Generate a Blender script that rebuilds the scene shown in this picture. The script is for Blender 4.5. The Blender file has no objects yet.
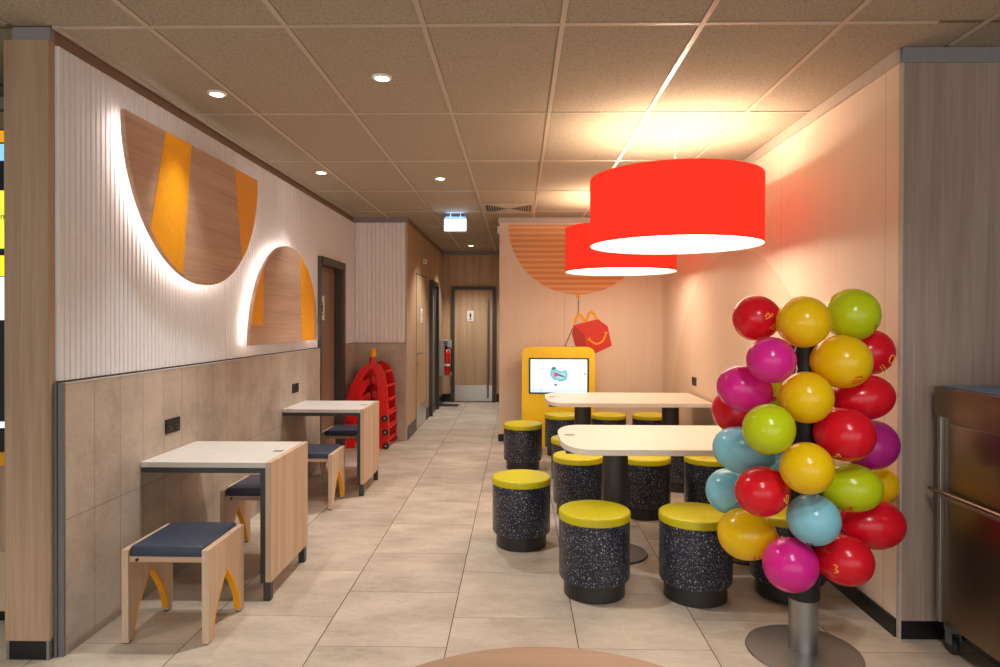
import bpy, bmesh, math, random
from mathutils import Vector, Matrix
random.seed(7)
S = bpy.context.scene
C = S.collection
PI = math.pi
HT = 2.764            # ceiling height
XL, XR, YB = -2.0, 1.785, 8.10   # tile face left, right wall face, pink back wall

# ------------------------------------------------------------------ camera
HC, F = 1.484, 655.45
cam = bpy.data.cameras.new('camera'); cam.sensor_width = 36; cam.lens = F * 36 / 1000
cam.shift_x = -(506.03 - 500) / 1000
cam.shift_y = (324.91 - 333.5) / 1000
cam.clip_start = 0.02
co = bpy.data.objects.new('camera', cam); C.objects.link(co); S.camera = co
yaw, pit, rol = math.radians(1.0786), math.radians(-0.333), math.radians(0.1234)
co.matrix_world = Matrix.Translation((0, 0, HC)) @ Matrix.Rotation(yaw, 4, 'Z') @ Matrix.Rotation(PI/2 + pit, 4, 'X') @ Matrix.Rotation(rol, 4, 'Z')

# ------------------------------------------------------------------ materials
def lin(c):
    c = c.lstrip('#'); v = [int(c[i:i+2], 16)/255 for i in (0, 2, 4)]
    return tuple(x/12.92 if x <= .04045 else ((x+.055)/1.055)**2.4 for x in v) + (1,)

class NT:
    def __init__(s, name):
        s.m = bpy.data.materials.new(name); s.m.use_nodes = True; s.t = s.m.node_tree
        s.b = s.t.nodes['Principled BSDF']; s.o = s.t.nodes['Material Output']
    def n(s, typ, **kw):
        x = s.t.nodes.new(typ)
        for k, v in kw.items(): setattr(x, k, v)
        return x
    def l(s, a, b): s.t.links.new(a, b)
    def put(s, sock, v):
        if isinstance(v, (int, float, tuple)): sock.default_value = v
        else: s.l(v, sock)
    def math(s, op, a, b=None, c=None):
        x = s.n('ShaderNodeMath', operation=op)
        for i, v in enumerate((a, b, c)):
            if v is not None: s.put(x.inputs[i], v)
        return x.outputs[0]
    def pos(s):
        x = s.n('ShaderNodeSeparateXYZ'); g = s.n('ShaderNodeNewGeometry'); s.l(g.outputs['Position'], x.inputs[0])
        return x.outputs
    def objc(s, scale=(1, 1, 1), world=False):
        mp = s.n('ShaderNodeMapping'); mp.inputs['Scale'].default_value = scale
        if world: s.l(s.n('ShaderNodeNewGeometry').outputs['Position'], mp.inputs[0])
        else: s.l(s.n('ShaderNodeTexCoord').outputs['Object'], mp.inputs[0])
        return mp.outputs[0]
    def noise(s, vec, scale, detail=4, rough=.55):
        x = s.n('ShaderNodeTexNoise'); s.l(vec, x.inputs['Vector']); x.inputs['Scale'].default_value = scale
        x.inputs['Detail'].default_value = detail; x.inputs['Roughness'].default_value = rough
        return x.outputs['Fac']
    def ramp(s, fac, stops, interp='LINEAR'):
        r = s.n('ShaderNodeValToRGB'); s.l(fac, r.inputs[0]); e = r.color_ramp; e.interpolation = interp
        while len(e.elements) < len(stops): e.elements.new(.5)
        for k, (p, c) in enumerate(stops):
            e.elements[k].position = p; e.elements[k].color = lin(c) if isinstance(c, str) else c
        return r.outputs[0]
    def mix(s, fac, a, b):
        x = s.n('ShaderNodeMix', data_type='RGBA')
        s.put(x.inputs['Factor'], fac); s.put(x.inputs['A'], a); s.put(x.inputs['B'], b)
        # RGBA sockets share names with the float ones: index 6, 7, output 2
        for i, v in ((6, a), (7, b)):
            if isinstance(v, tuple): x.inputs[i].default_value = v
            else: s.l(v, x.inputs[i])
        return x.outputs[2]
    def near(s, coord, off, period, width):       # 1 within width/2 of the multiples of period
        a = s.math('SUBTRACT', coord, off)
        p = s.math('PINGPONG', a, period/2)
        return s.math('LESS_THAN', p, width/2)
    def bump(s, h, strength=.2, dist=.01):
        x = s.n('ShaderNodeBump'); x.inputs['Strength'].default_value = strength; x.inputs['Distance'].default_value = dist
        s.l(h, x.inputs['Height']); s.l(x.outputs[0], s.b.inputs['Normal'])
    def set(s, color=None, rough=.5, metal=0, spec=.5, **kw):
        if color is not None:
            s.put(s.b.inputs['Base Color'], lin(color) if isinstance(color, str) else color)
        s.put(s.b.inputs['Roughness'], rough); s.b.inputs['Metallic'].default_value = metal
        s.b.inputs['Specular IOR Level'].default_value = spec
        for k, v in kw.items(): s.put(s.b.inputs[k.replace('_', ' ')], v)
        return s

def plain(name, color, rough=.5, metal=0, spec=.5, var=.06, scale=30, **kw):
    n = NT(name); f = n.noise(n.objc(), scale, 3); c = lin(color)
    lo = tuple(x*(1-var) for x in c[:3]) + (1,); hi = tuple(min(1, x*(1+var)) for x in c[:3]) + (1,)
    n.set(n.ramp(f, [(.3, lo), (.7, hi)]), rough, metal, spec, **kw)
    return n.m
def emit(name, color, strength):
    n = NT(name); n.set('#000000', .5)
    n.b.inputs['Base Color'].default_value = lin(color)
    n.b.inputs['Emission Color'].default_value = lin(color); n.b.inputs['Emission Strength'].default_value = strength
    return n.m
def wood(name, a, b, c, axis='Z', rough=.45, fine=1.0, world=False):
    n = NT(name); sc = {'X': (.5, 9, 9), 'Y': (9, .5, 9), 'Z': (9, 9, .5)}[axis]
    sf = {'X': (1.6, 90, 90), 'Y': (90, 1.6, 90), 'Z': (90, 90, 1.6)}[axis]
    v1 = n.objc(sc, world); v2 = n.objc(sf, world)
    w = n.noise(v1, 1.4, 5, .6); g = n.noise(v2, 1.1*fine, 3, .6)
    f = n.math('ADD', n.math('MULTIPLY', w, .62), n.math('MULTIPLY', g, .38))
    n.set(n.ramp(f, [(.34, a), (.5, b), (.66, c)]), rough, 0, .4); n.bump(g, .06, .002)
    return n.m
MAT = {}
MAT['oak'] = wood('oak_laminate', '#b2967c', '#c8ac90', '#d6bba1', 'Z')
MAT['oak_v'] = wood('oak_panel', '#957a62', '#aa8e73', '#ba9e82', 'Z', world=True)
MAT['oak_grey'] = wood('greyed_oak_panel', '#8c786b', '#a08c7e', '#af9b8c', 'Z', world=True)
MAT['oak_x'] = wood('oak_top_grain', '#b5987e', '#c1a48a', '#cbaf95', 'X')
MAT['oak_y'] = wood('oak_panel_sideways_grain', '#ab8a74', '#bf9d86', '#ccad96', 'Y', world=True)
MAT['corr_oak'] = wood('corridor_oak', '#ab8c6c', '#bd9d7c', '#caab8a', 'Z', world=True)
MAT['dark_oak'] = wood('brown_door_oak', '#7d6555', '#8e7463', '#9b806e', 'Z', world=True)
MAT['pale_top'] = plain('pale_laminate_top', '#d8d4cc', .35, var=.04, scale=14)
MAT['cream_top'] = plain('cream_laminate_top', '#e2d9cb', .35, var=.03, scale=10)
MAT['rib'] = plain('ribbed_white_panel', '#e4e4e8', .5, var=.02)
MAT['rib_pink'] = plain('ribbed_blush_panel', '#f2ece8', .5, var=.02)
MAT['steel_dark'] = plain('dark_steel', '#3f4144', .4, .3)
MAT['frame_dark'] = plain('dark_door_frame', '#4a433e', .45, .2)
MAT['black'] = plain('black_plastic', '#141416', .55)
MAT['plinth'] = plain('black_plinth', '#2a2927', .35)
MAT['column'] = plain('charcoal_column', '#4b4744', .45, .2)
MAT['skirt'] = plain('black_skirting', '#0e0e10', .35)
MAT['alu'] = plain('brushed_aluminium', '#a3a19e', .35, .9, var=.03)
MAT['edge_grey'] = plain('grey_tile_edge', '#77777a', .45, .4)
MAT['trim'] = plain('ceiling_edge_trim', '#8d8a8a', .5, .1)
MAT['trim_brown'] = plain('brown_edge_trim', '#8a7160', .55)
MAT['trim_warm'] = plain('beige_edge_trim', '#bcaea2', .5)
MAT['navy'] = plain('navy_leatherette', '#343d50', .42, var=.12, scale=60)
MAT['yellow_paint'] = plain('yellow_paint', '#f2a509', .5)
MAT['lime_cushion'] = plain('lime_leatherette', '#c9bd02', .42, var=.05, scale=40)
MAT['red_plastic'] = plain('red_plastic', '#e01713', .32, var=.04)
MAT['dark_red'] = plain('deep_red_plastic', '#c21210', .35)
MAT['white'] = plain('white_plastic', '#ecebe8', .4, var=.01)
MAT['grey'] = plain('grey_plastic', '#8d8b88', .5)
MAT['kiosk_yellow'] = plain('kiosk_yellow', '#ffd21c', .4, var=.03)
MAT['cab_grey'] = plain('light_grey_metal', '#b9b7b4', .4, .2)
MAT['wire'] = plain('white_cord', '#e8e4de', .5)

def stainless(name, col, rough):
    n = NT(name); g = n.noise(n.objc((2, 2, 160)), 1.5, 3)
    n.set(n.ramp(g, [(.3, col), (.7, tuple(min(1, x*1.12) for x in lin(col)[:3])+(1,))]), n.math('ADD', n.math('MULTIPLY', g, .12), rough-.06), 1.0)
    return n.m
MAT['stainless'] = stainless('brushed_stainless', '#8a7a69', .3)
MAT['kick'] = stainless('stainless_kick_plate', '#c4c0bb', .3)

def tile_floor():
    n = NT('beige_stone_tiles'); x, y, z = n.pos()
    u = n.math('SUBTRACT', x, -.923 - 6.0)
    col = n.math('FLOOR', n.math('DIVIDE', u, .6))
    odd = n.math('MODULO', col, 2.0)
    yo = n.math('ADD', y, n.math('MULTIPLY', n.math('SUBTRACT', 1.0, odd), 0.0))
    # every other column is pushed by half a tile
    ysh = n.math('ADD', n.math('SUBTRACT', y, 2.9665 - 12.0), n.math('MULTIPLY', odd, .3))
    lc = n.near(x, -.923, .6, .0045)
    lr = n.math('LESS_THAN', n.math('PINGPONG', ysh, .3), .0016)
    row = n.math('FLOOR', n.math('DIVIDE', ysh, .6))
    cb = n.n('ShaderNodeCombineXYZ'); n.l(col, cb.inputs[0]); n.l(row, cb.inputs[1])
    wn = n.n('ShaderNodeTexWhiteNoise', noise_dimensions='3D'); n.l(cb.outputs[0], wn.inputs['Vector'])
    geo = n.n('ShaderNodeNewGeometry'); off = n.n('ShaderNodeVectorMath', operation='MULTIPLY_ADD')
    n.l(wn.outputs['Color'], off.inputs[0]); off.inputs[1].default_value = (7, 7, 7); n.l(geo.outputs['Position'], off.inputs[2])
    mp = n.n('ShaderNodeMapping'); mp.inputs['Scale'].default_value = (.8, 1.5, 1); n.l(off.outputs[0], mp.inputs[0])
    f1 = n.noise(mp.outputs[0], 2.6, 7, .62); f2 = n.noise(mp.outputs[0], 26, 4, .7)
    f = n.math('ADD', n.math('MULTIPLY', f1, .75), n.math('MULTIPLY', f2, .25))
    f = n.math('ADD', f, n.math('MULTIPLY', n.math('SUBTRACT', wn.outputs['Value'], .5), .05))
    c = n.ramp(f, [(.3, '#9c8f80'), (.48, '#bcae9d'), (.68, '#d3c6b3')])
    c = n.mix(lr, c, lin('#6e5d4e')); c = n.mix(lc, c, lin('#3a2f28'))
    n.set(c, n.math('ADD', n.math('MULTIPLY', f2, .15), .33), 0, .45)
    return n.m
MAT['floor'] = tile_floor()

def tile_wall(name, axis, off):
    n = NT(name); p = n.pos(); u = p[0] if axis == 'X' else p[1]; z = p[2]
    lc = n.near(u, off, .2, .0028); lr = n.near(z, .6, .6, .003)
    cb = n.n('ShaderNodeCombineXYZ')
    n.l(n.math('FLOOR', n.math('DIVIDE', n.math('SUBTRACT', u, off), .2)), cb.inputs[0]); n.l(n.math('FLOOR', n.math('DIVIDE', z, .6)), cb.inputs[1])
    wn = n.n('ShaderNodeTexWhiteNoise', noise_dimensions='3D'); n.l(cb.outputs[0], wn.inputs['Vector'])
    geo = n.n('ShaderNodeNewGeometry')
    f1 = n.noise(geo.outputs['Position'], 3.0, 8, .65); f2 = n.noise(geo.outputs['Position'], 40, 3, .7)
    f = n.math('ADD', n.math('ADD', n.math('MULTIPLY', f1, .75), n.math('MULTIPLY', f2, .25)), n.math('MULTIPLY', n.math('SUBTRACT', wn.outputs['Value'], .5), .07))
    c = n.ramp(f, [(.3, '#95887a'), (.48, '#afa192'), (.7, '#c5b8a8')])
    c = n.mix(n.math('MAXIMUM', lc, lr), c, lin('#75614f'))
    n.set(c, .45, 0, .4)
    return n.m
MAT['tile_y'] = tile_wall('stone_wall_tiles', 'Y', 3.055)
MAT['tile_x'] = tile_wall('stone_alcove_tiles', 'X', -1.39)

def ceiling_mat():
    n = NT('fissured_ceiling_tile'); g = n.n('ShaderNodeNewGeometry')
    mp = n.n('ShaderNodeMapping'); mp.inputs['Scale'].default_value = (1, .6, 1); n.l(g.outputs['Position'], mp.inputs[0])
    s1 = n.noise(mp.outputs[0], 190, 3, .6); s2 = n.noise(mp.outputs[0], 80, 5, .75)
    f = n.math('ADD', n.math('MULTIPLY', s1, .6), n.math('MULTIPLY', s2, .4))
    c = n.ramp(f, [(.36, '#6f6253'), (.45, '#a69a89'), (.6, '#b3a897')])
    px, py, pz = n.pos()
    ln = n.math('MAXIMUM', n.near(px, .187, .6, .029), n.near(py, 2.834, 1.2, .027))
    c = n.mix(ln, c, lin('#7d6b57'))  # shadow gap along the grid bars painted into the tile colour
    n.set(c, .9, 0, .1); n.bump(f, .3, .004)
    return n.m
MAT['ceil'] = ceiling_mat()
MAT['tbar'] = plain('ceiling_grid_bar', '#bdb1a1', .35, .1, var=.02)

def pink_wall():
    n = NT('blush_wall_panel'); x, y, z = n.pos()
    ax = n.near(y, 3.228, 1.27, .0035); bx = n.near(x, .569, 1.2, .0035)
    g = n.n('ShaderNodeNewGeometry'); sp = n.n('ShaderNodeSeparateXYZ'); n.l(g.outputs['True Normal'], sp.inputs[0])
    side = n.math('GREATER_THAN', n.math('ABSOLUTE', sp.outputs[0]), .5)
    ln = n.math('ADD', n.math('MULTIPLY', side, ax), n.math('MULTIPLY', n.math('SUBTRACT', 1.0, side), bx))
    mp = n.n('ShaderNodeMapping'); mp.inputs['Scale'].default_value = (40, 40, .6); n.l(g.outputs['Position'], mp.inputs[0])
    f = n.noise(mp.outputs[0], 1.2, 3)
    c = n.ramp(f, [(.3, '#e1cbb6'), (.7, '#e5d1bd')])
    n.set(n.mix(ln, c, lin('#b08d78')), .5, 0, .35)
    return n.m
MAT['pink'] = pink_wall()
MAT['mural_dome'] = plain('blush_mural_print', '#dabfa9', .5, var=.03)

def terrazzo():
    n = NT('speckled_navy_shell'); v = n.objc()
    out = lin('#1c2029')
    cur = n.ramp(n.noise(v, 12, 3), [(.3, '#141a2a'), (.7, '#1d253a')])
    for sc, th, keep, seed in ((75, .30, .55, 0.0), (150, .32, .6, 3.7)):
        mp = n.n('ShaderNodeMapping'); mp.inputs['Location'].default_value = (seed, seed, seed); n.l(v, mp.inputs[0])
        vo = n.n('ShaderNodeTexVoronoi'); n.l(mp.outputs[0], vo.inputs['Vector']); vo.inputs['Scale'].default_value = sc
        sp = n.n('ShaderNodeSeparateXYZ'); n.l(vo.outputs['Color'], sp.inputs[0])
        m = n.math('MULTIPLY', n.math('LESS_THAN', vo.outputs['Distance'], th), n.math('LESS_THAN', sp.outputs[0], keep))
        pc = n.ramp(sp.outputs[1], [(0, '#8f939c'), (.3, '#56688a'), (.55, '#bdb9b2'), (.72, '#5f6472'), (.88, '#a58f6c')], 'CONSTANT')
        cur = n.mix(m, cur, pc)
    n.set(cur, .3, 0, .5)
    return n.m
MAT['terrazzo'] = terrazzo()

def balloon_mat(name, col):
    n = NT(name); lw = n.n('ShaderNodeTexNoise'); lw.inputs['Scale'].default_value = 3
    n.set(col, .22, 0, .5)
    f = n.noise(n.objc(), 9, 2); c = lin(col)
    rc = n.ramp(f, [(.2, tuple(x*.94 for x in c[:3])+(1,)), (.8, c)]); n.l(rc, n.b.inputs['Base Color'])
    # thin rubber: part of the light passes through the skin
    tr = n.n('ShaderNodeBsdfTranslucent'); n.l(rc, tr.inputs['Color'])
    ms = n.n('ShaderNodeMixShader'); ms.inputs[0].default_value = .22
    n.l(n.b.outputs[0], ms.inputs[1]); n.l(tr.outputs[0], ms.inputs[2]); n.l(ms.outputs[0], n.o.inputs['Surface'])
    return n.m
for k, c in dict(red='#ee1a2e', yellow='#ffd612', lime='#d2e218', magenta='#ee2c9c', purple='#c82a92', blue='#98dcec').items():
    MAT['b_'+k] = balloon_mat('balloon_'+k, c)
MAT['pr_yellow'] = plain('yellow_print', '#ffc247', .4)
MAT['pr_dark'] = plain('dark_print', '#20303c', .4)
MAT['pr_red'] = plain('red_print', '#d5381c', .4)

def halftone():
    n = NT('orange_dotted_print'); x, y, z = n.pos()
    per = .066
    row = n.math('FLOOR', n.math('DIVIDE', z, per))
    xs = n.math('ADD', n.math('ADD', x, 5.0), n.math('MULTIPLY', n.math('MODULO', row, 2.0), .02))
    px = n.math('SUBTRACT', n.math('PINGPONG', xs, .02), .01)
    pz = n.math('SUBTRACT', n.math('PINGPONG', z, per/2), per/4)
    line = n.math('GREATER_THAN', n.math('PINGPONG', z, per/2), per/2-.005)
    dot = n.math('MULTIPLY', n.math('GREATER_THAN', px, 0.0), n.math('LESS_THAN', n.math('PINGPONG', z, per/2), .014))
    c = n.mix(line, lin('#dc9456'), lin('#d68c4e'))
    c = n.mix(dot, c, lin('#f4cd98'))
    n.set(c, .5)
    return n.m
MAT['halftone'] = halftone()

# ------------------------------------------------------------------ geometry helpers
def box(bm, x0, x1, y0, y1, z0, z1, bev=0, seg=2):
    r = bmesh.ops.create_cube(bm, size=1)
    for v in r['verts']:
        v.co = Vector(((x0+x1)/2 + v.co.x*(x1-x0), (y0+y1)/2 + v.co.y*(y1-y0), (z0+z1)/2 + v.co.z*(z1-z0)))
    if bev:
        es = list({e for v in r['verts'] for e in v.link_edges})
        bmesh.ops.bevel(bm, geom=es, offset=bev, segments=seg, profile=.5, affect='EDGES')
    return bm
def lathe(bm, prof, c=(0, 0, 0), seg=48, mtx=None):
    rings = []
    for r, z in prof:
        ring = []
        for k in range(seg if r > 1e-6 else 1):
            a = 2*PI*k/seg; p = Vector((r*math.cos(a), r*math.sin(a), z))
            p = (mtx @ p) if mtx else p + Vector(c)
            ring.append(bm.verts.new(p))
        rings.append(ring)
    for a, b in zip(rings, rings[1:]):
        if len(a) == 1 and len(b) == 1: continue
        for k in range(seg):
            j = (k+1) % seg
            if len(a) == 1: bm.faces.new((a[0], b[j], b[k]))
            elif len(b) == 1: bm.faces.new((a[k], a[j], b[0]))
            else: bm.faces.new((a[k], a[j], b[j], b[k]))
    return bm
def cyl(bm, r, z0, z1, c=(0, 0), seg=40, bev=0.0):
    p = [(0, z0), (r-bev, z0), (r, z0+bev), (r, z1-bev), (r-bev, z1), (0, z1)] if bev else [(0, z0), (r, z0), (r, z1), (0, z1)]
    return lathe(bm, p, (c[0], c[1], 0), seg)
def axis_mtx(p, d, up=(0, 0, 1)):
    d = Vector(d).normalized(); q = Vector((0, 0, 1)).rotation_difference(d).to_matrix().to_4x4()
    return Matrix.Translation(Vector(p)) @ q
def prism(bm, pts, axis, a, b):
    """polygon pts (2D) extruded along axis from a to b. axis X: pts are (y, z); Y: (x, z); Z: (x, y)."""
    def P(u, v, w):
        return {'X': (w, u, v), 'Y': (u, w, v), 'Z': (u, v, w)}[axis]
    A = [bm.verts.new(P(u, v, a)) for u, v in pts]; B = [bm.verts.new(P(u, v, b)) for u, v in pts]
    fa = bm.faces.new(A); fb = bm.faces.new(B[::-1])
    n = len(pts)
    for k in range(n):
        bm.faces.new((A[(k+1) % n], A[k], B[k], B[(k+1) % n]))
    return bm
def tube(bm, pts, r, seg=8, caps=True):
    pts = [Vector(p) for p in pts]; rings = []
    t0 = (pts[1]-pts[0]).normalized(); nrm = t0.orthogonal().normalized()
    for i, p in enumerate(pts):
        t = ((pts[min(i+1, len(pts)-1)] - pts[max(i-1, 0)])).normalized()
        nrm = (nrm - t*nrm.dot(t)).normalized(); bn = t.cross(nrm)
        rr = r[i] if isinstance(r, (list, tuple)) else r
        rings.append([bm.verts.new(p + rr*(math.cos(2*PI*k/seg)*nrm + math.sin(2*PI*k/seg)*bn)) for k in range(seg)])
    for a, b in zip(rings, rings[1:]):
        for k in range(seg):
            j = (k+1) % seg; bm.faces.new((a[k], a[j], b[j], b[k]))
    if caps: bm.faces.new(rings[0][::-1]); bm.faces.new(rings[-1])
    return bm
def band(bm, pts, w, axis, a, b):
    """a flat stroke of width w along 2D pts, extruded a..b along axis"""
    L, R = [], []
    for i, p in enumerate(pts):
        p = Vector(p); t = (Vector(pts[min(i+1, len(pts)-1)]) - Vector(pts[max(i-1, 0)])).normalized(); n = Vector((-t.y, t.x))
        ww = w[i] if isinstance(w, (list, tuple)) else w
        L.append(p + n*ww/2); R.append(p - n*ww/2)
    for i in range(len(pts)-1):
        prism(bm, [tuple(L[i]), tuple(L[i+1]), tuple(R[i+1]), tuple(R[i])], axis, a, b)
    return bm
def bez(pts, n=6):
    """Catmull-Rom through pts (any dimension)"""
    P = [Vector(p) for p in pts]; P = [P[0]*2-P[1]] + P + [P[-1]*2-P[-2]]; out = []
    for i in range(1, len(P)-2):
        for k in range(n):
            t = k/n; a, b, c, d = P[i-1:i+3]
            out.append(.5*((2*b) + (c-a)*t + (2*a-5*b+4*c-d)*t*t + (3*b-a-3*c+d)*t**3))
    out.append(P[-2]); return out
def nb(): return bmesh.new()
def obj(name, bm, mat, parent=None, smooth=None, label=None, world=True):
    bmesh.ops.recalc_face_normals(bm, faces=bm.faces)
    me = bpy.data.meshes.new(name)
    if parent is not None and world:
        off = parent.location.copy(); q = parent.parent
        while q: off = off + q.location; q = q.parent
        bmesh.ops.translate(bm, verts=bm.verts, vec=-off)
    bm.to_mesh(me); bm.free()
    for m in (mat if isinstance(mat, (list, tuple)) else [mat]): me.materials.append(MAT[m] if isinstance(m, str) else m)
    o = bpy.data.objects.new(name, me); C.objects.link(o)
    if parent is not None: o.parent = parent
    if smooth:
        for p in me.polygons: p.use_smooth = True
        bm2 = bmesh.new(); bm2.from_mesh(me)
        for e in bm2.edges:
            if len(e.link_faces) == 2 and e.calc_face_angle(0) > math.radians(smooth): e.smooth = False
        bm2.to_mesh(me); bm2.free()
    if label: o['label'] = label
    return o
def thing(name, label, cat, loc=(0, 0, 0), group=None):
    o = bpy.data.objects.new(name, None); C.objects.link(o); o.location = loc; o.empty_display_size = .1
    return tag(o, label, cat, group)
def tag(o, label, cat, group=None):
    o['label'] = label; o['category'] = cat
    if group: o['group'] = group
    return o
def struct(name, bm, mat, smooth=None):
    o = obj(name, bm, mat, None, smooth); o['kind'] = 'structure'; return o
def dup(root, loc, label):
    r = root.copy(); C.objects.link(r); r.location = loc; r['label'] = label
    for ch in [x for x in bpy.data.objects if x.parent == root]:
        c = ch.copy(); C.objects.link(c); c.parent = r
        for g in [x for x in bpy.data.objects if x.parent == ch]:
            d = g.copy(); C.objects.link(d); d.parent = c
    return r
def text_mesh(name, s, size, loc, rot, mat, parent, depth=.001):
    cu = bpy.data.curves.new(name, 'FONT'); cu.body = s; cu.size = size; cu.extrude = depth
    t = bpy.data.objects.new(name, cu); C.objects.link(t)
    dg = bpy.context.evaluated_depsgraph_get(); me = bpy.data.meshes.new_from_object(t.evaluated_get(dg))
    bpy.data.objects.remove(t); me.materials.clear(); me.materials.append(MAT[mat])
    o = bpy.data.objects.new(name, me); C.objects.link(o); o.parent = parent
    o.location = Vector(loc) - parent.location; o.rotation_euler = rot
    return o

# ------------------------------------------------------------------ setting
struct('floor', box(nb(), -6, 5, -4, 12.3, -.1, 0), 'floor')
struct('ceiling', box(nb(), -6, 5, -4, 12.3, HT, HT+.1), 'ceil')
bm = nb()
x = .187 - .6*10
while x < 4.9:
    if x < XL or x > XR: y0, y1 = -4, (2.79 if x < XL else 3.07)
    elif x < -1.39 or x > -.24: y0, y1 = -4, YB-.01
    else: y0, y1 = -4, 11.98
    box(bm, x-.012, x+.012, y0, y1, HT-.005, HT)
    x += .6
for k in range(-5, 8):
    y = 2.834 + 1.2*k
    x0, x1 = (-5.9, 4.9) if y < 2.8 else (XL, XR) if y < YB else (-1.37, -.26)
    box(bm, x0, x1, y-.011, y+.011, HT-.0045, HT)
box(bm, XL-.03, XL+.0, 2.82, YB-.01, HT-.012, HT)
struct('trim_1', bm, 'tbar')          # ceiling grid

# left partition (from the wooden end pillar back to the alcove), with a doorway
DY0, DY1, DZ = 6.60, 7.43, 2.09
WX0, WX1 = -2.236, -2.052
bm = nb()
box(bm, WX0, WX1, 2.852, DY0, 0, HT); box(bm, WX0, WX1, DY1, YB+.2, 0, HT); box(bm, WX0, WX1, DY0, DY1, DZ, HT)
wl = struct('wall_left', bm, 'trim_brown')
def ribs(p0, p1, fixed, axis, z0, z1, period, depth, out):
    """profiled panel between p0 and p1; ribs rise from fixed by depth towards sign out"""
    prof = []; n = max(1, round((p1-p0)/period)); per = (p1-p0)/n
    base = fixed - out*.012
    for k in range(n):
        a = p0 + k*per
        prof += [(a, fixed), (a+per*.10, fixed), (a+per*.19, fixed+out*depth*.85), (a+per*.27, fixed+out*depth), (a+per*.84, fixed+out*depth), (a+per*.92, fixed+out*depth*.85)]
    prof.append((p1, fixed))
    bm = nb()
    if axis == 'Y': pts = [(f, p) for p, f in prof] + [(base, p1), (base, p0)]
    else: pts = [(p, f) for p, f in prof] + [(p1, base), (p0, base)]
    A = [bm.verts.new((u, v, z0)) for u, v in pts]; B = [bm.verts.new((u, v, z1)) for u, v in pts]
    n = len(pts)
    for k in range(n): bm.faces.new((A[k], A[(k+1) % n], B[(k+1) % n], B[k]))
    # caps as quads rib by rib are not needed to be planar-convex: triangulated n-gon
    for ring in (A, B):
        f = bm.faces.new(ring); bmesh.ops.triangulate(bm, faces=[f])
    return bm
RX = -2.033
o = obj('ribbed_panel', ribs(2.85, DY0-.02, RX, 'Y', 1.215, 2.69, .0366, .008, 1), 'rib', wl)
o = obj('ribbed_panel', ribs(DY1+.06, YB-.005, RX, 'Y', 1.215, 2.69, .0366, .008, 1), 'rib', wl)
o = obj('ribbed_panel', ribs(DY0-.02, DY1+.06, RX, 'Y', DZ+.05, 2.69, .0366, .008, 1), 'rib', wl)
bm = nb(); box(bm, WX1, XL, 2.853, DY0-.02, 0, 1.2); box(bm, WX1, XL, DY1+.06, YB, 0, 1.2)
obj('tile_wainscot', bm, 'tile_y', wl)
bm = nb(); box(bm, -2.024, XL+.001, 2.842, 2.853, 0, 1.207); box(bm, -2.039, -2.026, 2.836, 2.853, 0, 1.207); obj('edge_trim', bm, 'edge_grey', wl)
bm = nb(); box(bm, -2.02, XL+.002, 2.853, DY0-.02, 1.2, 1.207); box(bm, -2.02, XL+.002, DY1+.06, YB, 1.2, 1.207)
obj('ledge_trim', bm, 'cab_grey', wl)
# wooden end pillar of that wall
bm = nb(); box(bm, WX0, -2.04, 2.81, 2.85, .085, 2.70)
pl = struct('wall_pillar', bm, 'oak_v')
obj('kick_plate', box(nb(), WX0+.02, -2.055, 2.815, 2.835, 0, .085), 'skirt', pl)
bm = nb(); box(bm, WX0+.005, WX0+.017, 2.812, 2.84, 0, .085); box(bm, -2.055, -2.043, 2.812, 2.84, 0, .085)
obj('edge_strip', bm, 'alu', pl)
obj('top_trim', box(nb(), WX0+.03, -2.04, 2.82, 2.85, 2.70, HT-.005), 'trim', pl)

# alcove back wall with its ribs and tiles
bm = nb(); box(bm, WX0, -1.40, YB+.012, YB+.2, 0, HT)
wa = struct('wall_alcove', bm, 'trim_warm')
obj('ribbed_panel', ribs(-2.03, -1.40, YB, 'X', 1.215, 2.70, .0525, .017, -1), 'rib_pink', wa)
obj('tile_wainscot', box(nb(), -2.0, -1.39, YB-.01, YB+.02, 0, 1.207), 'tile_x', wa)
bm = nb(); box(bm, -2.03, -1.384, YB-.004, YB+.02, 2.705, HT)
obj('top_trim', bm, 'trim', wa)
bm = nb(); box(bm, -1.40, -1.378, YB-.013, YB+.03, .0, 2.70); obj('edge_trim', bm, 'trim_warm', wa)

# corridor
XC, YE = -1.384, 12.0
bm = nb(); box(bm, XC-.012, XC, YB+.03, YB+.2, 0, HT); box(bm, XC-.15, XC, YB+.2, YE+.1, 0, HT)
wc = struct('wall_corridor', bm, 'corr_oak')
bm = nb(); box(bm, XC, XC+.012, YB+.03, 8.83, 0, .16); box(bm, XC, XC+.012, 9.83, 10.15, 0, .16)
struct('baseboard_corridor', bm, 'steel_dark')
bm = nb(); box(bm, XC, XC+.012, 11.06, YE, 0, .15); box(bm, XC, -1.235, YE-.012, YE, 0, .15); box(bm, -.40, -.24, YE-.012, YE, 0, .15)
struct('baseboard_end', bm, 'skirt')
bm = nb(); box(bm, XC-.15, 0, YE, YE+.15, 0, HT)
struct('wall_end', bm, 'corr_oak')
bm = nb(); box(bm, XC, XC+.012, YB+.03, YE-.02, 2.70, HT-.004)
struct('trim_2', bm, 'trim_brown')
bm = nb(); box(bm, XC, -.24, YE-.02, YE, 2.69, HT-.004)
struct('trim_3', bm, 'trim')
bm = nb(); box(bm, -.235, 0, YB+.15, YE+.1, 0, HT)
struct('wall_inner', bm, 'corr_oak')

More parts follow.
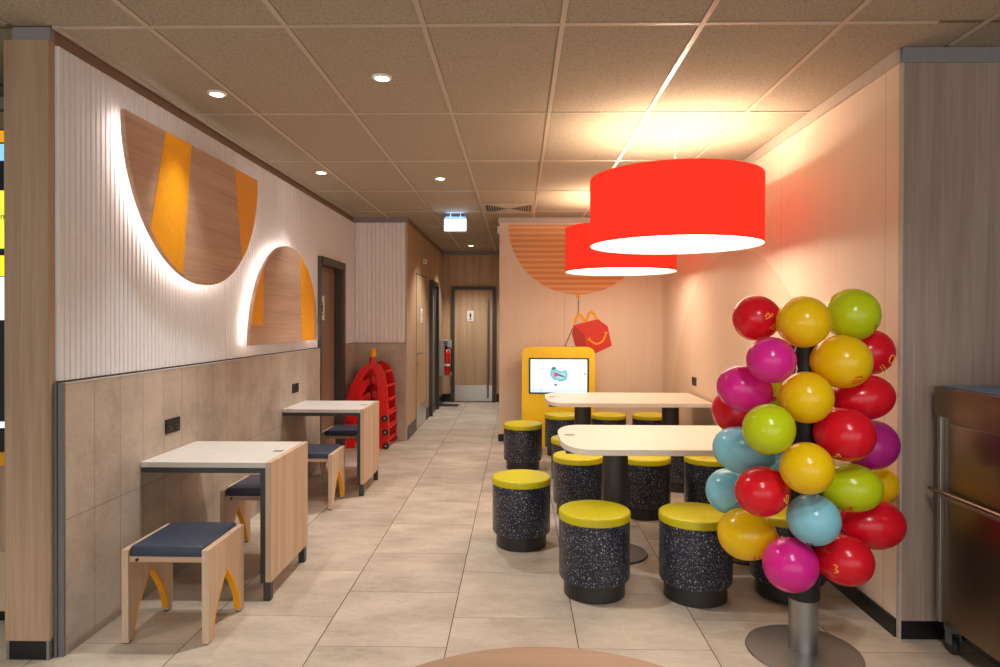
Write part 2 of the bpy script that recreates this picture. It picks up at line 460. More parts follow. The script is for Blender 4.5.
# pink back wall, right wall, wooden return on the right
bm = nb(); box(bm, -.235, XR+.2, YB, YB+.16, 0, 2.695); struct('wall_back', bm, 'pink')
bm = nb(); box(bm, XR, XR+.2, 3.112, YB+.16, 0, 2.695); struct('wall_right', bm, 'pink')
bm = nb(); box(bm, -.25, XR, YB-.012, YB+.16, 2.695, HT-.003); struct('trim_4', bm, 'trim_warm')
bm = nb(); box(bm, XR-.015, XR+.2, 3.112, YB, 2.695, HT-.003); struct('trim_5', bm, 'trim_warm')
bm = nb(); box(bm, -.247, XR, YB-.014, YB, 0, .085); struct('baseboard_back', bm, 'skirt')
bm = nb(); box(bm, XR-.012, XR, 3.112, YB, 0, .085); struct('baseboard_right', bm, 'skirt')
bm = nb(); box(bm, XR+.005, 4.8, 3.095, 3.110, .085, 2.69); box(bm, XR+.2, 4.8, 3.110, 3.25, 0, 2.69)
wf = struct('wall_front', bm, 'oak_grey')
obj('kick_plate', box(nb(), XR+.005, 4.8, 3.092, 3.110, 0, .085), 'skirt', wf)
obj('top_trim', box(nb(), XR+.0, 4.8, 3.088, 3.110, 2.69, HT-.003), 'trim', wf)
bm = nb(); box(bm, XR-.004, XR+.006, 3.088, 3.112, 0, 2.69); obj('edge_trim', bm, 'trim_warm', wf)
# far left area behind the pillar: a wooden wall
bm = nb(); box(bm, -6, WX0, 3.75, 3.95, 0, 2.69); struct('wall_kitchen', bm, 'oak_v')
# walls behind the camera: side walls and the shopfront pier
bm = nb(); box(bm, -6, -5.9, -4, 3.75, 0, HT); struct('wall_side_left', bm, 'oak_v')
bm = nb(); box(bm, 4.8, 4.95, -4, 3.25, 0, HT); struct('wall_side_right', bm, 'oak_grey')

# ------------------------------------------------------------------ doors
def pictogram(parent, x, y, z, face, w=.11, h=.18):
    """white plate with a dark person figure; face 'Y' looks towards -Y, 'X' towards +X"""
    bm = nb()
    if face == 'Y': box(bm, x-w/2, x+w/2, y-.006, y, z-h/2, z+h/2, .002)
    else: box(bm, x, x+.006, y-w/2, y+w/2, z-h/2, z+h/2, .002)
    s = obj('door_sign', bm, 'white', parent, label='white door sign with a small figure')
    bm = nb()
    pts = [(-.012, -.045), (-.012, .0), (-.02, .0), (-.02, .035), (.02, .035), (.02, 0), (.012, 0), (.012, -.045)]
    if face == 'Y':
        prism(bm, [(x+a, z+b) for a, b in pts], 'Y', y-.008, y-.006)
        lathe(bm, [(0, -.001), (.012, -.001), (.012, .001), (0, .001)], seg=14, mtx=axis_mtx((x, y-.007, z+.052), (0, 1, 0)))
        box(bm, x-.03, x+.03, y-.008, y-.006, z-.072, z-.062)
    else:
        prism(bm, [(y+a, z+b) for a, b in pts], 'X', x+.006, x+.008)
        lathe(bm, [(0, -.001), (.012, -.001), (.012, .001), (0, .001)], seg=14, mtx=axis_mtx((x+.007, y, z+.052), (1, 0, 0)))
        box(bm, x+.006, x+.008, y-.03, y+.03, z-.072, z-.062)
    obj('figure', bm, 'black', s)
# door 1: left wall, recessed brown leaf
bm = nb(); box(bm, -2.12, -2.09, DY0+.01, DY1-.03, .006, DZ-.03)
d1 = struct('door_1', bm, 'dark_oak')
bm = nb()
box(bm, -2.13, -1.992, DY0-.02, DY0+.01, 0, DZ+.05); box(bm, -2.13, -1.982, DY1-.03, DY1+.06, 0, DZ+.05); box(bm, -2.13, -1.982, DY0+.03, DY1-.03, DZ-.03, DZ+.05)
obj('door_frame', bm, 'frame_dark', d1)
pictogram(d1, -2.09, 6.93, 1.62, 'X', .17, .26)
# door 2: flush corridor door
bm = nb(); box(bm, XC, XC+.004, 8.85, 9.78, .01, 2.12)
d2 = struct('door_2', bm, 'corr_oak')
bm = nb(); box(bm, XC, XC+.005, 8.835, 8.85, 0, 2.135); box(bm, XC, XC+.005, 9.78, 9.795, 0, 2.135); box(bm, XC, XC+.005, 8.835, 9.795, 2.12, 2.135)
obj('door_gap', bm, 'black', d2)
obj('kick_plate', box(nb(), XC+.004, XC+.007, 8.86, 9.77, .015, .30), 'kick', d2)
bm = nb(); lathe(bm, [(0, 0), (.025, 0), (.025, .01), (0, .01)], seg=20, mtx=axis_mtx((XC+.004, 8.93, 1.04), (1, 0, 0)))
tube(bm, [(XC+.01, 8.93, 1.04), (XC+.055, 8.93, 1.04), (XC+.06, 8.96, 1.04), (XC+.06, 9.06, 1.04)], .009)
h = obj('door_handle', bm, 'alu', d2, 40)
bm = nb(); box(bm, XC+.004, XC+.009, 8.915, 8.945, .76, .82, .002); box(bm, XC+.004, XC+.009, 8.912, 8.948, .87, .93, .002)
obj('lock_plate', bm, 'alu', d2)
pictogram(d2, XC+.004, 9.32, 1.56, 'X', .14, .20)
# door 3: dark-framed opening further along
bm = nb(); box(bm, XC+.0, XC+.012, 10.25, 10.95, .01, 2.06)
d3 = struct('door_3', bm, 'steel_dark')
bm = nb(); box(bm, XC, XC+.05, 10.16, 10.24, 0, 2.12); box(bm, XC, XC+.05, 10.96, 11.04, 0, 2.12); box(bm, XC, XC+.05, 10.24, 10.96, 2.06, 2.12)
obj('door_frame', bm, 'frame_dark', d3)
obj('glass_panel', box(nb(), XC+.012, XC+.016, 10.45, 10.60, .2, 1.9), 'grey', d3)
# door 4: end of the corridor
bm = nb(); box(bm, -1.165, -.475, YE-.025, YE, .01, 2.055)
d4 = struct('door_4', bm, 'corr_oak')
bm = nb(); box(bm, -1.225, -1.165, YE-.05, YE, 0, 2.115); box(bm, -.475, -.415, YE-.05, YE, 0, 2.115); box(bm, -1.165, -.475, YE-.05, YE, 2.055, 2.115)
obj('door_frame', bm, 'frame_dark', d4)
obj('kick_plate', box(nb(), -1.16, -.48, YE-.029, YE-.025, .02, .31), 'kick', d4)
bm = nb(); tube(bm, [(-.555, YE-.075, .08), (-.555, YE-.075, 1.89)], .017, 12)
for z in (.2, 1.0, 1.78): tube(bm, [(-.555, YE-.075, z), (-.555, YE-.02, z)], .008)
obj('pull_bar', bm, 'alu', d4, 40)
pictogram(d4, -.877, YE-.025, 1.575, 'Y', .115, .19)
bm = nb(); box(bm, -1.15, -.85, YE-.75, YE-.45, 0, .006)
tag(obj('floor_mat', bm, 'steel_dark'), 'small dark mat lying on the corridor floor under the fire extinguisher', 'mat').location = (-.2, .1, 0)

# ------------------------------------------------------------------ half-moon wall panels with hidden LED strips
led_cov = emit('led_strip_white', '#fff8f2', 20)
MAT['led'] = led_cov
def half_panel(label, yc, zc, r, up, stripes):
    t = thing('half_moon_panel', label, 'wall panel', (-1.966, yc, zc), 'backlit half moon panels')
    sg = 1 if up else -1
    N = 64
    arc = [(yc + r*math.cos(PI*k/N), zc + sg*r*math.sin(PI*k/N)) for k in range(N+1)]
    bm = prism(nb(), arc, 'X', -1.966, -1.942)
    obj('board', bm, 'oak_y', t)
    for st in stripes:       # st: polygon (y, z) clipped to the disc
        pts = []
        for y, z in st:
            dy, dz = y-yc, z-zc; d = math.hypot(dy, dz)
            if d > r-.002: y, z = yc + dy/d*(r-.002), zc + dz/d*(r-.002)
            pts.append((y, z))
        obj('yellow_stripe', prism(nb(), pts, 'X', -1.9425, -1.9395), 'yellow_paint', t, label='yellow stripe painted across the board')
    rr = r - .045
    pts = [(-1.976, yc + rr*math.cos(PI*k/N), zc + sg*max(.02, rr*math.sin(PI*k/N))) for k in range(N+1)]
    bm = tube(nb(), pts, .005, 6)
    obj('led_strip', bm, 'led', t)
    for a in (-.5, .5):
        bm = nb(); box(bm, -2.016, -1.966, yc+a*r-.03, yc+a*r+.03, zc+sg*.25-.03, zc+sg*.25+.03)
        obj('wall_bracket', bm, 'white', t)
    return t
def lerp(a, b, n=10): return [(a[0]+(b[0]-a[0])*k/n, a[1]+(b[1]-a[1])*k/n) for k in range(n+1)]
def arcpts(yc, zc, r, y0, y1, sg, n=14):
    return [(y0+(y1-y0)*k/n, zc + sg*math.sqrt(max(0, r*r-(y0+(y1-y0)*k/n-yc)**2))) for k in range(n+1)]
P1 = (4.025, 2.526, .823); P2 = (5.52, 1.302, .808)
half_panel('wooden half moon panel with flat top and slanted yellow stripes, nearer the pillar', *P1, False,
   [[(3.572, 2.524), (3.858, 2.524)] + arcpts(*P1, 3.755, 3.42, -1), [(4.455, 2.524), (4.84, 2.524)] + arcpts(*P1, 4.84, 4.573, -1)])
half_panel('wooden half moon panel with rounded top and upright yellow stripes, beside the brown door', *P2, True,
   [[(4.95, 1.45), (4.73, 1.45)] + arcpts(*P2, 4.73, 4.95, 1), [(6.195, 1.304), (5.85, 1.304)] + arcpts(*P2, 5.797, 6.195, 1)])

# ------------------------------------------------------------------ sockets
def socket(label, wall, u, z, w=.155, h=.082):
    x = XL if wall == 'L' else XR; s = 1 if wall == 'L' else -1
    t = thing('wall_socket', label, 'socket', (x, u, z-h/2), 'black double sockets')
    bm = nb(); a, b = sorted((x, x+s*.009)); box(bm, a, b, u-w/2, u+w/2, z-h/2, z+h/2, .002); obj('cover_plate', bm, 'black', t)
    for d in (-.036, .036):
        bm = nb(); lathe(bm, [(.024, 0), (.026, .003), (.022, .004), (.019, -.002), (0, -.002)], seg=24, mtx=axis_mtx((x+s*.009, u+d, z), (s, 0, 0)))
        o = obj('socket_well', bm, 'plinth', t, 40)
        bm = nb()
        for e in (-.009, .009): lathe(bm, [(0, 0), (.003, 0), (.003, .002), (0, .002)], seg=8, mtx=axis_mtx((x+s*.0075, u+d+e, z), (s, 0, 0)))
        obj('pin_hole', bm, 'grey', o)
    return t
socket('black double socket on the tiles above the nearer wall table', 'L', 3.747, .878)
socket('black double socket on the tiles above the farther wall table', 'L', 5.834, .880)
socket('black double socket on the blush wall past the long tables', 'R', 6.665, .878)

# ------------------------------------------------------------------ wall tables
def wall_table(label, loc):
    t = thing('wall_table', label, 'table', loc, 'wall tables')
    D, W, H = .60, .695, .735
    def O(n, bm, m, **k): return obj(n, bm, m, t, world=False, **k)
    O('tabletop', box(nb(), 0, W, 0, D, H-.03, H, .003), 'pale_top')
    O('leg_panel', box(nb(), W-.03, W+.002, -.001, D+.001, .10, H+.001, .003), 'oak')
    bm = nb()
    for y in (.004, D-.03): box(bm, .005, W-.031, y, y+.026, H-.058, H-.031); box(bm, W-.058, W-.031, y, y+.026, .095, H-.058)
    box(bm, W-.058, W-.031, .03, D-.03, .3, .326)
    O('steel_frame', bm, 'steel_dark')
    for y in (.004, D-.044): O('foot', box(nb(), W-.042, W-.004, y, y+.04, 0, .10, .002), 'steel_dark')
    O('charging_pad', box(nb(), W-.10, W-.045, D*.47, D*.47+.05, H, H+.0012), 'grey')
    return t
wt = wall_table('pale wall table with an oak leg panel, the nearer of the two by the pillar', (XL+.001, 3.43, 0))
dup(wt, (XL+.001, 5.51, 0), 'pale wall table with an oak leg panel, farther one by the red chairs')

# ------------------------------------------------------------------ bench stools
def bench(label, loc):
    t = thing('bench_stool', label, 'stool', loc, 'bench stools at the wall tables')
    def O(n, bm, m, **k): return obj(n, bm, m, t, world=False, **k)
    apex = .285; N = 14
    arch = [(.153*math.cos(PI/2*k/N)**.95, apex*k/N) for k in range(N+1)]
    inner = arch + [(-y, z) for y, z in arch[::-1][1:]]
    for s in (-1, 1):
        bm = nb(); x0 = s*.185-.015; x1 = s*.185+.015
        outer = [(.192, 0.0), (.195, .44), (-.195, .44), (-.192, 0.0)]
        # split at the middle so that each half is a simple polygon
        half = [(0, .434), (.195, .434), (.192, .006), (.153, .006)] + arch[1:]
        prism(bm, half, 'X', x0, x1); prism(bm, [(-a, b) for a, b in half], 'X', x0, x1)
        bmesh.ops.remove_doubles(bm, verts=bm.verts, dist=.0005)
        mid = [f for f in bm.faces if all(abs(v.co.y) < 1e-4 for v in f.verts)]
        bmesh.ops.delete(bm, geom=mid, context='FACES_ONLY')
        sp = O('side_panel', bm, 'oak')
        bm = nb(); band(bm, [(y*.985, z-.004*z/apex) for y, z in inner[1:-1]], .009, 'X', x0-.0008, x1+.0008)
        obj('arch_lining', bm, 'yellow_paint', sp, world=False, label='yellow lining inside the arch')
        for y in (-.168, .168):
            bm = nb(); cyl(bm, .012, 0, .008, (s*.185, y), 16); obj('foot_pad', bm, 'black', sp, world=False)
    O('seat_board', box(nb(), -.17, .17, -.188, .188, .376, .402, .002), 'oak_x')
    bm = nb(); box(bm, -.168, .168, -.19, .19, .398, .449, .014, 3); O('cushion', bm, 'navy', smooth=50)
    bm = nb(); lathe(bm, [(0, 0), (.007, 0), (.007, .008), (0, .008)], seg=10, mtx=axis_mtx((-.13, -.188, .388), (0, -1, 0))); O('bolt', bm, 'black')
    return t
b0 = bench('navy cushioned oak stool in front of the nearer wall table', (-1.612, 3.152, 0))
dup(b0, (-1.635, 4.19, 0), 'navy cushioned oak stool half tucked under the far side of the nearer wall table')
dup(b0, (-1.655, 5.29, 0), 'navy cushioned oak stool on the near side of the farther wall table')
dup(b0, (-1.655, 6.31, 0), 'navy cushioned oak stool behind the farther wall table, by the red chairs')

# ------------------------------------------------------------------ drum stools
def drum(label, loc):
    t = thing('drum_stool', label, 'stool', loc, 'speckled drum stools')
    def O(n, bm, m):
        bmesh.ops.scale(bm, verts=bm.verts, vec=(1, 1, 1.033))
        return obj(n, bm, m, t, smooth=40, world=False)
    O('plinth', lathe(nb(), [(0, 0), (.160, 0), (.166, .006), (.166, .10), (0, .10)], seg=64), 'plinth')
    O('drum', lathe(nb(), [(0, .088), (.178, .088), (.188, .092), (.1925, .102), (.1925, .398), (0, .398)], seg=64), 'terrazzo')
    c = [(0, .397), (.192, .397), (.1955, .401), (.1955, .428)] + [(.1955-.014+.014*math.cos(a), .428+.014*math.sin(a)) for a in (.4, .8, 1.2, PI/2)] + [(.12, .4435), (0, .444)]
    O('cushion', lathe(nb(), c, seg=64), 'lime_cushion')
    return t
s0 = drum('lime topped drum stool before the nearer long table, closest to the camera, left of two', (.419, 3.592, 0))
for x, y, lb in [
    (.961, 3.560, 'lime topped drum stool before the nearer long table, touching the lower balloons in view'),
    (1.470, 3.602, 'lime topped drum stool mostly hidden behind the lower balloons'),
    (.023, 4.36, 'lime topped drum stool standing alone at the rounded end of the nearer long table'),
    (.464, 5.06, 'lime topped drum stool behind the rounded corner of the nearer long table'),
    (.975, 5.05, 'lime topped drum stool behind the nearer long table, right of its charcoal column'),
    (1.472, 5.05, 'lime topped drum stool behind the nearer long table, beside the pale blue balloons'),
    (.048, 6.61, 'lime topped drum stool at the rounded end of the farther long table, nearest the walkway'),
    (.486, 5.80, 'lime topped drum stool peeking out behind the rounded end of the nearer long table'),
    (1.43, 5.85, 'drum stool seen only as a dark speckled drum beneath the nearer long table'),
    (.489, 7.30, 'lime topped drum stool right in front of the yellow kiosk, behind the farther long table'),
    (1.005, 7.30, 'lime topped drum stool behind the farther long table, midway between its two columns'),
    (1.462, 7.30, 'lime topped drum stool behind the farther long table, by its right column')]:
    dup(s0, (x, y, 0), lb)

# ------------------------------------------------------------------ long tables
def long_table(label, loc):
    t = thing('long_table', label, 'table', loc, 'cream long tables')
    def O(n, bm, m, **k): return obj(n, bm, m, t, world=False, **k)
    L, D, H = 1.49, .45, .75
    pts = [(L, -D), (L, D)]
    for k in range(15):
        a = PI/2 + PI/2*k/14; pts.append((.16 + .16*math.cos(a), .12 + (D-.12)*math.sin(a)))
    for k in range(15):
        a = PI + PI/2*k/14; pts.append((.16 + .16*math.cos(a), -.12 + (D-.12)*math.sin(a)))
    bm = prism(nb(), pts, 'Z', H-.034, H)
    bmesh.ops.bevel(bm, geom=[e for e in bm.edges if abs(e.verts[0].co.z-e.verts[1].co.z) < 1e-5], offset=.003, segments=2, affect='EDGES')
    O('tabletop', bm, 'cream_top')
    for x in (.36, 1.20):
        O('support_plate', box(nb(), x-.34, x+.27, -.33, .33, H-.048, H-.034, .002) if x < 1 else box(nb(), x-.27, x+.27, -.3, .3, H-.048, H-.034, .002), 'plinth')
        O('column', cyl(nb(), .08, .012, H-.048, (x, 0), 40), 'column', smooth=40)
        bm = nb(); lathe(bm, [(0, 0), (.203, 0), (.206, .004), (.200, .010), (.09, .014), (0, .014)], (x, 0, 0), 56); O('base_disc', bm, 'column', smooth=40)
    O('charging_pad', cyl(nb(), .035, H, H+.0012, (.07, .04), 24), 'grey')
    return t
lt = long_table('long cream table with rounded left corners, nearer one in front behind the balloons', (.262, 4.20, 0))
dup(lt, (.262, 6.32, 0), 'long cream table with rounded left corners, farther one in front of the yellow kiosk')

# ------------------------------------------------------------------ pendant lamps
def fabric():
    n = NT('red_fabric_shade'); w = n.noise(n.objc((1, 1, 1)), 220, 2)
    n.set(n.ramp(w, [(.3, '#d22c20'), (.7, '#e23c2e')]), .8, 0, .1)
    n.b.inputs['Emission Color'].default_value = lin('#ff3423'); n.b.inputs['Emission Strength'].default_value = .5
    return n.m
MAT['shade'] = fabric()
MAT['shade_lining'] = plain('white_shade_lining', '#f4ece0', .7, var=.01)
MAT['diffuser'] = emit('lamp_diffuser', '#ffe6cc', 5.0)
def pendant(label, loc):
    x, y, z = loc            # z: bottom of the shade
    t = thing('pendant_lamp', label, 'lamp', loc, 'red drum pendant lamps')
    def O(n, bm, m, par=None, **k): return obj(n, bm, m, par or t, world=False, **k)
    R, Hh = .563, .445
    bm = lathe(nb(), [(R, 0), (R, Hh), (R-.004, Hh), (R-.004, 0), (R, 0)], seg=96)
    for f in bm.faces:
        f.material_index = 1 if math.hypot(*f.calc_center_median()[:2]) < R-.003 else 0
    sh = O('lamp_shade', bm, ['shade', 'shade_lining'], smooth=40)
    O('diffuser', lathe(nb(), [(0, .012), (R-.006, .012), (R-.006, .018), (0, .018)], seg=96), 'diffuser')
    bm = nb()
    for k in range(3):
        a = 2*PI*k/3+.3; tube(bm, [(0, 0, Hh-.02), ((R-.006)*math.cos(a), (R-.006)*math.sin(a), Hh-.02)], .004, 6)
    cyl(bm, .03, Hh-.04, Hh-.005, seg=16)
    O('spider_frame', bm, 'white')
    for k in range(3):
        bm = nb(); a = 2*PI*k/3+.9; lathe(bm, [(0, -.05), (.022, -.045), (.03, -.02), (.022, .01), (.012, .03), (0, .03)], (.13*math.cos(a), .13*math.sin(a), Hh-.11), 16)
        O('bulb', bm, 'diffuser', smooth=60)
    O('cord', tube(nb(), [(0, 0, Hh-.01), (0, 0, HT-z)], .0035, 8), 'wire')
    O('ceiling_rose', lathe(nb(), [(0, HT-z-.04), (.044, HT-z-.04), (.05, HT-z-.03), (.05, HT-z), (0, HT-z)], seg=32), 'white', smooth=40)
    O('pull_wire', tube(nb(), [(0, 0, .012), (0, 0, -.012)], .002, 6), 'wire')
    return t
PZ = 1.99
pd = pendant('large red drum lamp nearer the front, hanging above the nearer long table', (1.045, 4.41, PZ))
dup(pd, (1.045, 6.75, PZ), 'large red drum lamp farther back, hanging above the farther long table')

# ------------------------------------------------------------------ ceiling things
MAT['lens'] = emit('downlight_lens', '#fff3e4', 30)
def downlight(label, x, y):
    t = thing('downlight', label, 'ceiling light', (x, y, HT), 'recessed downlights')
    obj('ring', lathe(nb(), [(.036, -.002), (.036, -.010), (.048, -.010), (.054, -.004), (.054, .0), (.036, .0)], seg=32), 'white', t, 40, world=False)
    obj('lens', lathe(nb(), [(0, -.006), (.0355, -.006), (.0355, -.003), (0, -.003)], seg=32), 'lens', t, 40, world=False)
    return t
dl = downlight('round recessed spotlight with a bright lens, nearest one over the walkway', -.719, 3.436)
for x, y, lb in [(-1.70, 3.665, 'round recessed spotlight close to the ribbed wall, above the nearer wall table'),
                 (-1.70, 5.62, 'round recessed spotlight close to the ribbed wall, above the farther half moon panel'),
                 (-.705, 5.866, 'round recessed spotlight over the walkway, between the nearest one and the exit sign'),
                 (-.806, 11.10, 'round recessed spotlight in the corridor before the end door')]:
    dup(dl, (x, y, HT), lb)

v = thing('ceiling_vent', 'square slatted air vent in the ceiling in front of the blush wall', 'vent', (-.113, 7.42, HT))
bm = nb(); a = .297
for k, (h0, h1) in enumerate([(a, a-.035)]):
    for s in (-1, 1):
        box(bm, -a, a, s*h0 if s < 0 else h1, -h1 if s < 0 else h0, -.012, -.002)
        box(bm, s*h0 if s < 0 else h1, -h1 if s < 0 else h0, -h1, h1, -.012, -.002)
obj('vent_frame', bm, 'tbar', v, world=False)
obj('vent_well', box(nb(), -a+.034, a-.034, -a+.034, a-.034, -.0035, -.001), 'black', v, world=False)
# four triangles of blades, the way the photo shows them fanning out on the sides
q = a-.036; nbl = 13
for side in range(4):
    rot = Matrix.Rotation(side*PI/2, 4, 'Z')
    for k in range(nbl):
        u = -q + (k+.5)*2*q/nbl
        reach = q - abs(u) if side % 2 == 0 else 0
    # sides: blades parallel to the outer edge
for k in range(9):
    u = q - (k+.35)*q/9.5
    for s in (-1, 1):
        bm = nb(); w = u*.97
        p = [(s*u, -w), (s*u, w)]
        A = [(s*u-.002, -w, -.004), (s*u+.004*s, -w, -.012), (s*u+.006*s, w, -.012), (s*u, w, -.004)]
        box(bm, s*u-.0035, s*u+.0035, -w, w, -.011, -.0045)
        obj('slat', bm, 'tbar', v, world=False)
    bm = nb(); box(bm, -u+.004, u-.004, -u-.010, -u+.010, -.010, -.005); obj('slat', bm, 'tbar', v, world=False)
    bm = nb(); box(bm, -u+.004, u-.004, u-.0035, u+.0035, -.010, -.005); obj('slat', bm, 'tbar', v, world=False)

ex = thing('exit_sign', 'glowing white and blue exit sign box hanging at the start of the corridor', 'sign', (-.742, 7.70, 2.525))
MAT['exit_face'] = emit('exit_sign_face', '#d9f4ff', 3.2)
obj('housing', box(nb(), -.882, -.602, 7.675, 7.735, 2.525, 2.70, .004), 'grey', ex)
obj('lit_face', box(nb(), -.868, -.616, 7.668, 7.676, 2.540, 2.678), 'exit_face', ex)
MAT['exit_side'] = emit('exit_sign_top_glow', '#6db4ff', 10.0)
obj('light_slot', box(nb(), -.86, -.624, 7.685, 7.725, 2.7005, 2.703), 'exit_side', ex)
bm = nb(); box(bm, -.842, -.642, 7.690, 7.72, HT-.008, HT-.001)
for x in (-.80, -.684): tube(bm, [(x, 7.705, 2.70), (x, 7.705, HT-.004)], .005)
obj('ceiling_mount', bm, 'white', ex)

sn = thing('corridor_sensor', 'small white motion sensor high on the corridor wall above the flush door', 'sensor', (XC, 9.48, 2.33))
obj('housing', box(nb(), XC, XC+.05, 9.44, 9.54, 2.31, 2.38, .01, 3), 'white', sn)
obj('eye', lathe(nb(), [(0, 0), (.011, .0), (.009, .008), (0, .011)], seg=20, mtx=axis_mtx((XC+.03, 9.442, 2.345), (0, -1, 0))), 'black', sn, 50)
sb = thing('call_box', 'small white box on the outer edge of the blush wall near the ceiling', 'sensor', (-.25, 8.15, 2.58))
obj('housing', box(nb(), -.262, -.235, 8.12, 8.20, 2.57, 2.66, .006, 2), 'white', sb)
obj('button', box(nb(), -.265, -.261, 8.14, 8.18, 2.595, 2.635, .001), 'grey', sb)

# fire extinguisher with its grey wall cabinet
fc = thing('extinguisher_cabinet', 'open grey wall cabinet holding the red fire extinguisher in the corridor', 'cabinet', (XC, 11.45, .52))
bm = nb(); box(bm, XC, XC+.012, 11.24, 11.62, .52, 1.15); box(bm, XC, XC+.11, 11.24, 11.252, .52, 1.15); box(bm, XC, XC+.2, 11.608, 11.62, .52, 1.15); box(bm, XC, XC+.14, 11.24, 11.62, .52, .532); box(bm, XC, XC+.14, 11.24, 11.62, 1.138, 1.15)
obj('body', bm, 'cab_grey', fc)
fe = thing('fire_extinguisher', 'red fire extinguisher standing in the grey corridor cabinet', 'fire extinguisher', (XC+.13, 11.43, .535))
X, Y = XC+.13, 11.43
obj('cylinder', lathe(nb(), [(0, .535), (.062, .535), (.068, .545), (.068, .90), (.06, .94), (.035, .97), (.02, .985), (.02, 1.01), (0, 1.01)], (X, Y, 0), 32), 'red_plastic', fe, 40)
bm = nb(); cyl(bm, .022, 1.0, 1.04, (X, Y), 16); box(bm, X-.014, X+.014, Y-.09, Y+.03, 1.04, 1.06, .004); box(bm, X-.012, X+.012, Y-.08, Y+.02, 1.075, 1.09, .004)
obj('valve', bm, 'black', fe)
bm = nb(); tube(bm, bez([(X+.02, Y-.02, 1.02), (X+.08, Y-.04, 1.0), (X+.09, Y-.045, .85), (X+.085, Y-.04, .68), (X+.082, Y-.04, .60)], 5), .011); obj('hose', bm, 'black', fe, 50)
obj('name_band', lathe(nb(), [(.0685, .70), (.0692, .70), (.0692, .74), (.0685, .74)], (X, Y, 0), 32), 'white', fe, 40)

# ------------------------------------------------------------------ red high chairs, nested in a stack
def high_chair(label, z, loc):
    t = thing('high_chair', label, 'high chair', loc, 'stacked red high chairs')
    def O(n, bm, m, **k): return obj(n, bm, m, t, world=False, **k)
    # local: feet span x -.23..+.23, front frame at y 0, rear frame at y .42
    H = .68
    def frame(y0, y1, hw, h, bw):
        N = 18; ou, inn = [], []
        for k in range(N+1):
            s = k/N; zz = h*s
            ou.append((hw*(1-.0*s)*math.sqrt(max(0, 1-s**2.3)) if s < 1 else 0, zz))
        hi = h-bw*.68; wi = hw-bw
        for k in range(N+1):
            s = k/N; inn.append((wi*math.sqrt(max(0, 1-s**1.8)) if s < 1 else 0, hi*s))
        bm = nb()
        sh = lambda p: (p[0], p[1])
        for sg in (1, -1):
            for k in range(N):
                p = [ou[k], ou[k+1], inn[k+1], inn[k]]
                prism(bm, [(sg*a + .085*(b/H)**1.6, b) for a, b in p], 'Y', y0, y1)
        bmesh.ops.remove_doubles(bm, verts=bm.verts, dist=.0004)
        seen = {}
        for f in list(bm.faces):
            key = tuple(sorted(v.index for v in f.verts)); 
        bm.verts.index_update(); dead = []
        for f in bm.faces:
            seen.setdefault(frozenset(v.index for v in f.verts), []).append(f)
        for fs in seen.values():
            if len(fs) > 1: dead += fs
        bmesh.ops.delete(bm, geom=dead, context='FACES_ONLY')
        return bm
    ff = O('front_frame', frame(0, .035, .25, H, .11), 'red_plastic')
    rf = O('rear_frame', frame(.46, .495, .25, H-.01, .11), 'dark_red')
    for sg in (1, -1):
        for k, (xx, zz) in enumerate([(.235, .10), (.232, .24), (.215, .40), (.150, .56)]):
            bm = nb(); sx = sg*xx + .085*(zz/H)**1.6; box(bm, sx-.02, sx+.02, .03, .465, zz-.008, zz+.008, .004); O('rung', bm, 'red_plastic')
    bm = nb()
    box(bm, -.15, .15, .03, .465, .43, .455, .008); O('seat', bm, 'red_plastic')
    bm = nb(); box(bm, -.11, .11, .31, .40, .455, .62, .02, 3); O('backrest', bm, 'red_plastic', smooth=50)
    bm = nb(); tube(bm, bez([(.05, .03, .43), (.06, .0, .50), (.06, -.004, .56), (.075, .02, .60)], 5), .007, 6); O('safety_strap', bm, 'black')
    for y in (-.012, .507):
        bm = nb(); m = axis_mtx((.225, y-.012 if y < 0 else y, .036), (0, 1, 0))
        lathe(bm, [(0, -.012), (.028, -.012), (.036, -.006), (.036, .008), (.028, .014), (0, .014)], seg=24, mtx=m)
        w = O('wheel', bm, 'black', smooth=40)
        bm = nb(); yy = -.037 if y < 0 else .519
        lathe(bm, [(0, 0), (.013, 0), (.012, .004), (0, .004)], seg=14, mtx=axis_mtx((.225, yy, .036), (0, -1 if y < 0 else 1, 0))); obj('hub', bm, 'grey', w, world=False)
    for xx, zz in ((.08, H-.03), (.21, .5), (-.10, .5), (.215, .3)):
        bm = nb(); lathe(bm, [(0, 0), (.008, 0), (.006, .004), (0, .004)], seg=10, mtx=axis_mtx((xx, 0, zz), (0, -1, 0)))
        O('rivet', bm, 'grey')
    return t
HCX, HCY = -1.755, 7.575
h0 = high_chair('red plastic high chair at the bottom of the stack in the alcove', 0, (HCX, HCY, 0))
h1 = dup(h0, (HCX, HCY-.037, .165), 'red plastic high chair in the middle of the stack in the alcove')
h2 = dup(h0, (HCX, HCY-.074, .33), 'red plastic high chair at the top of the stack with a yellow tipped post')
bm = nb(); tube(bm, bez([(.045, .12, .62), (.043, .12, .70), (.055, .12, .745)], 4), [.04, .036, .034, .032, .032, .032, .032, .03, .03]); p_ = obj('post', bm, 'red_plastic', h2, 50, world=False)
bm = nb(); lathe(bm, [(0, .735), (.033, .735), (.036, .75), (.036, .80), (.028, .825), (.012, .838), (0, .84)], (.057, .12, 0), 20); obj('post_cap', bm, 'yellow_paint', p_, 50, world=False, label='yellow cap of the post')

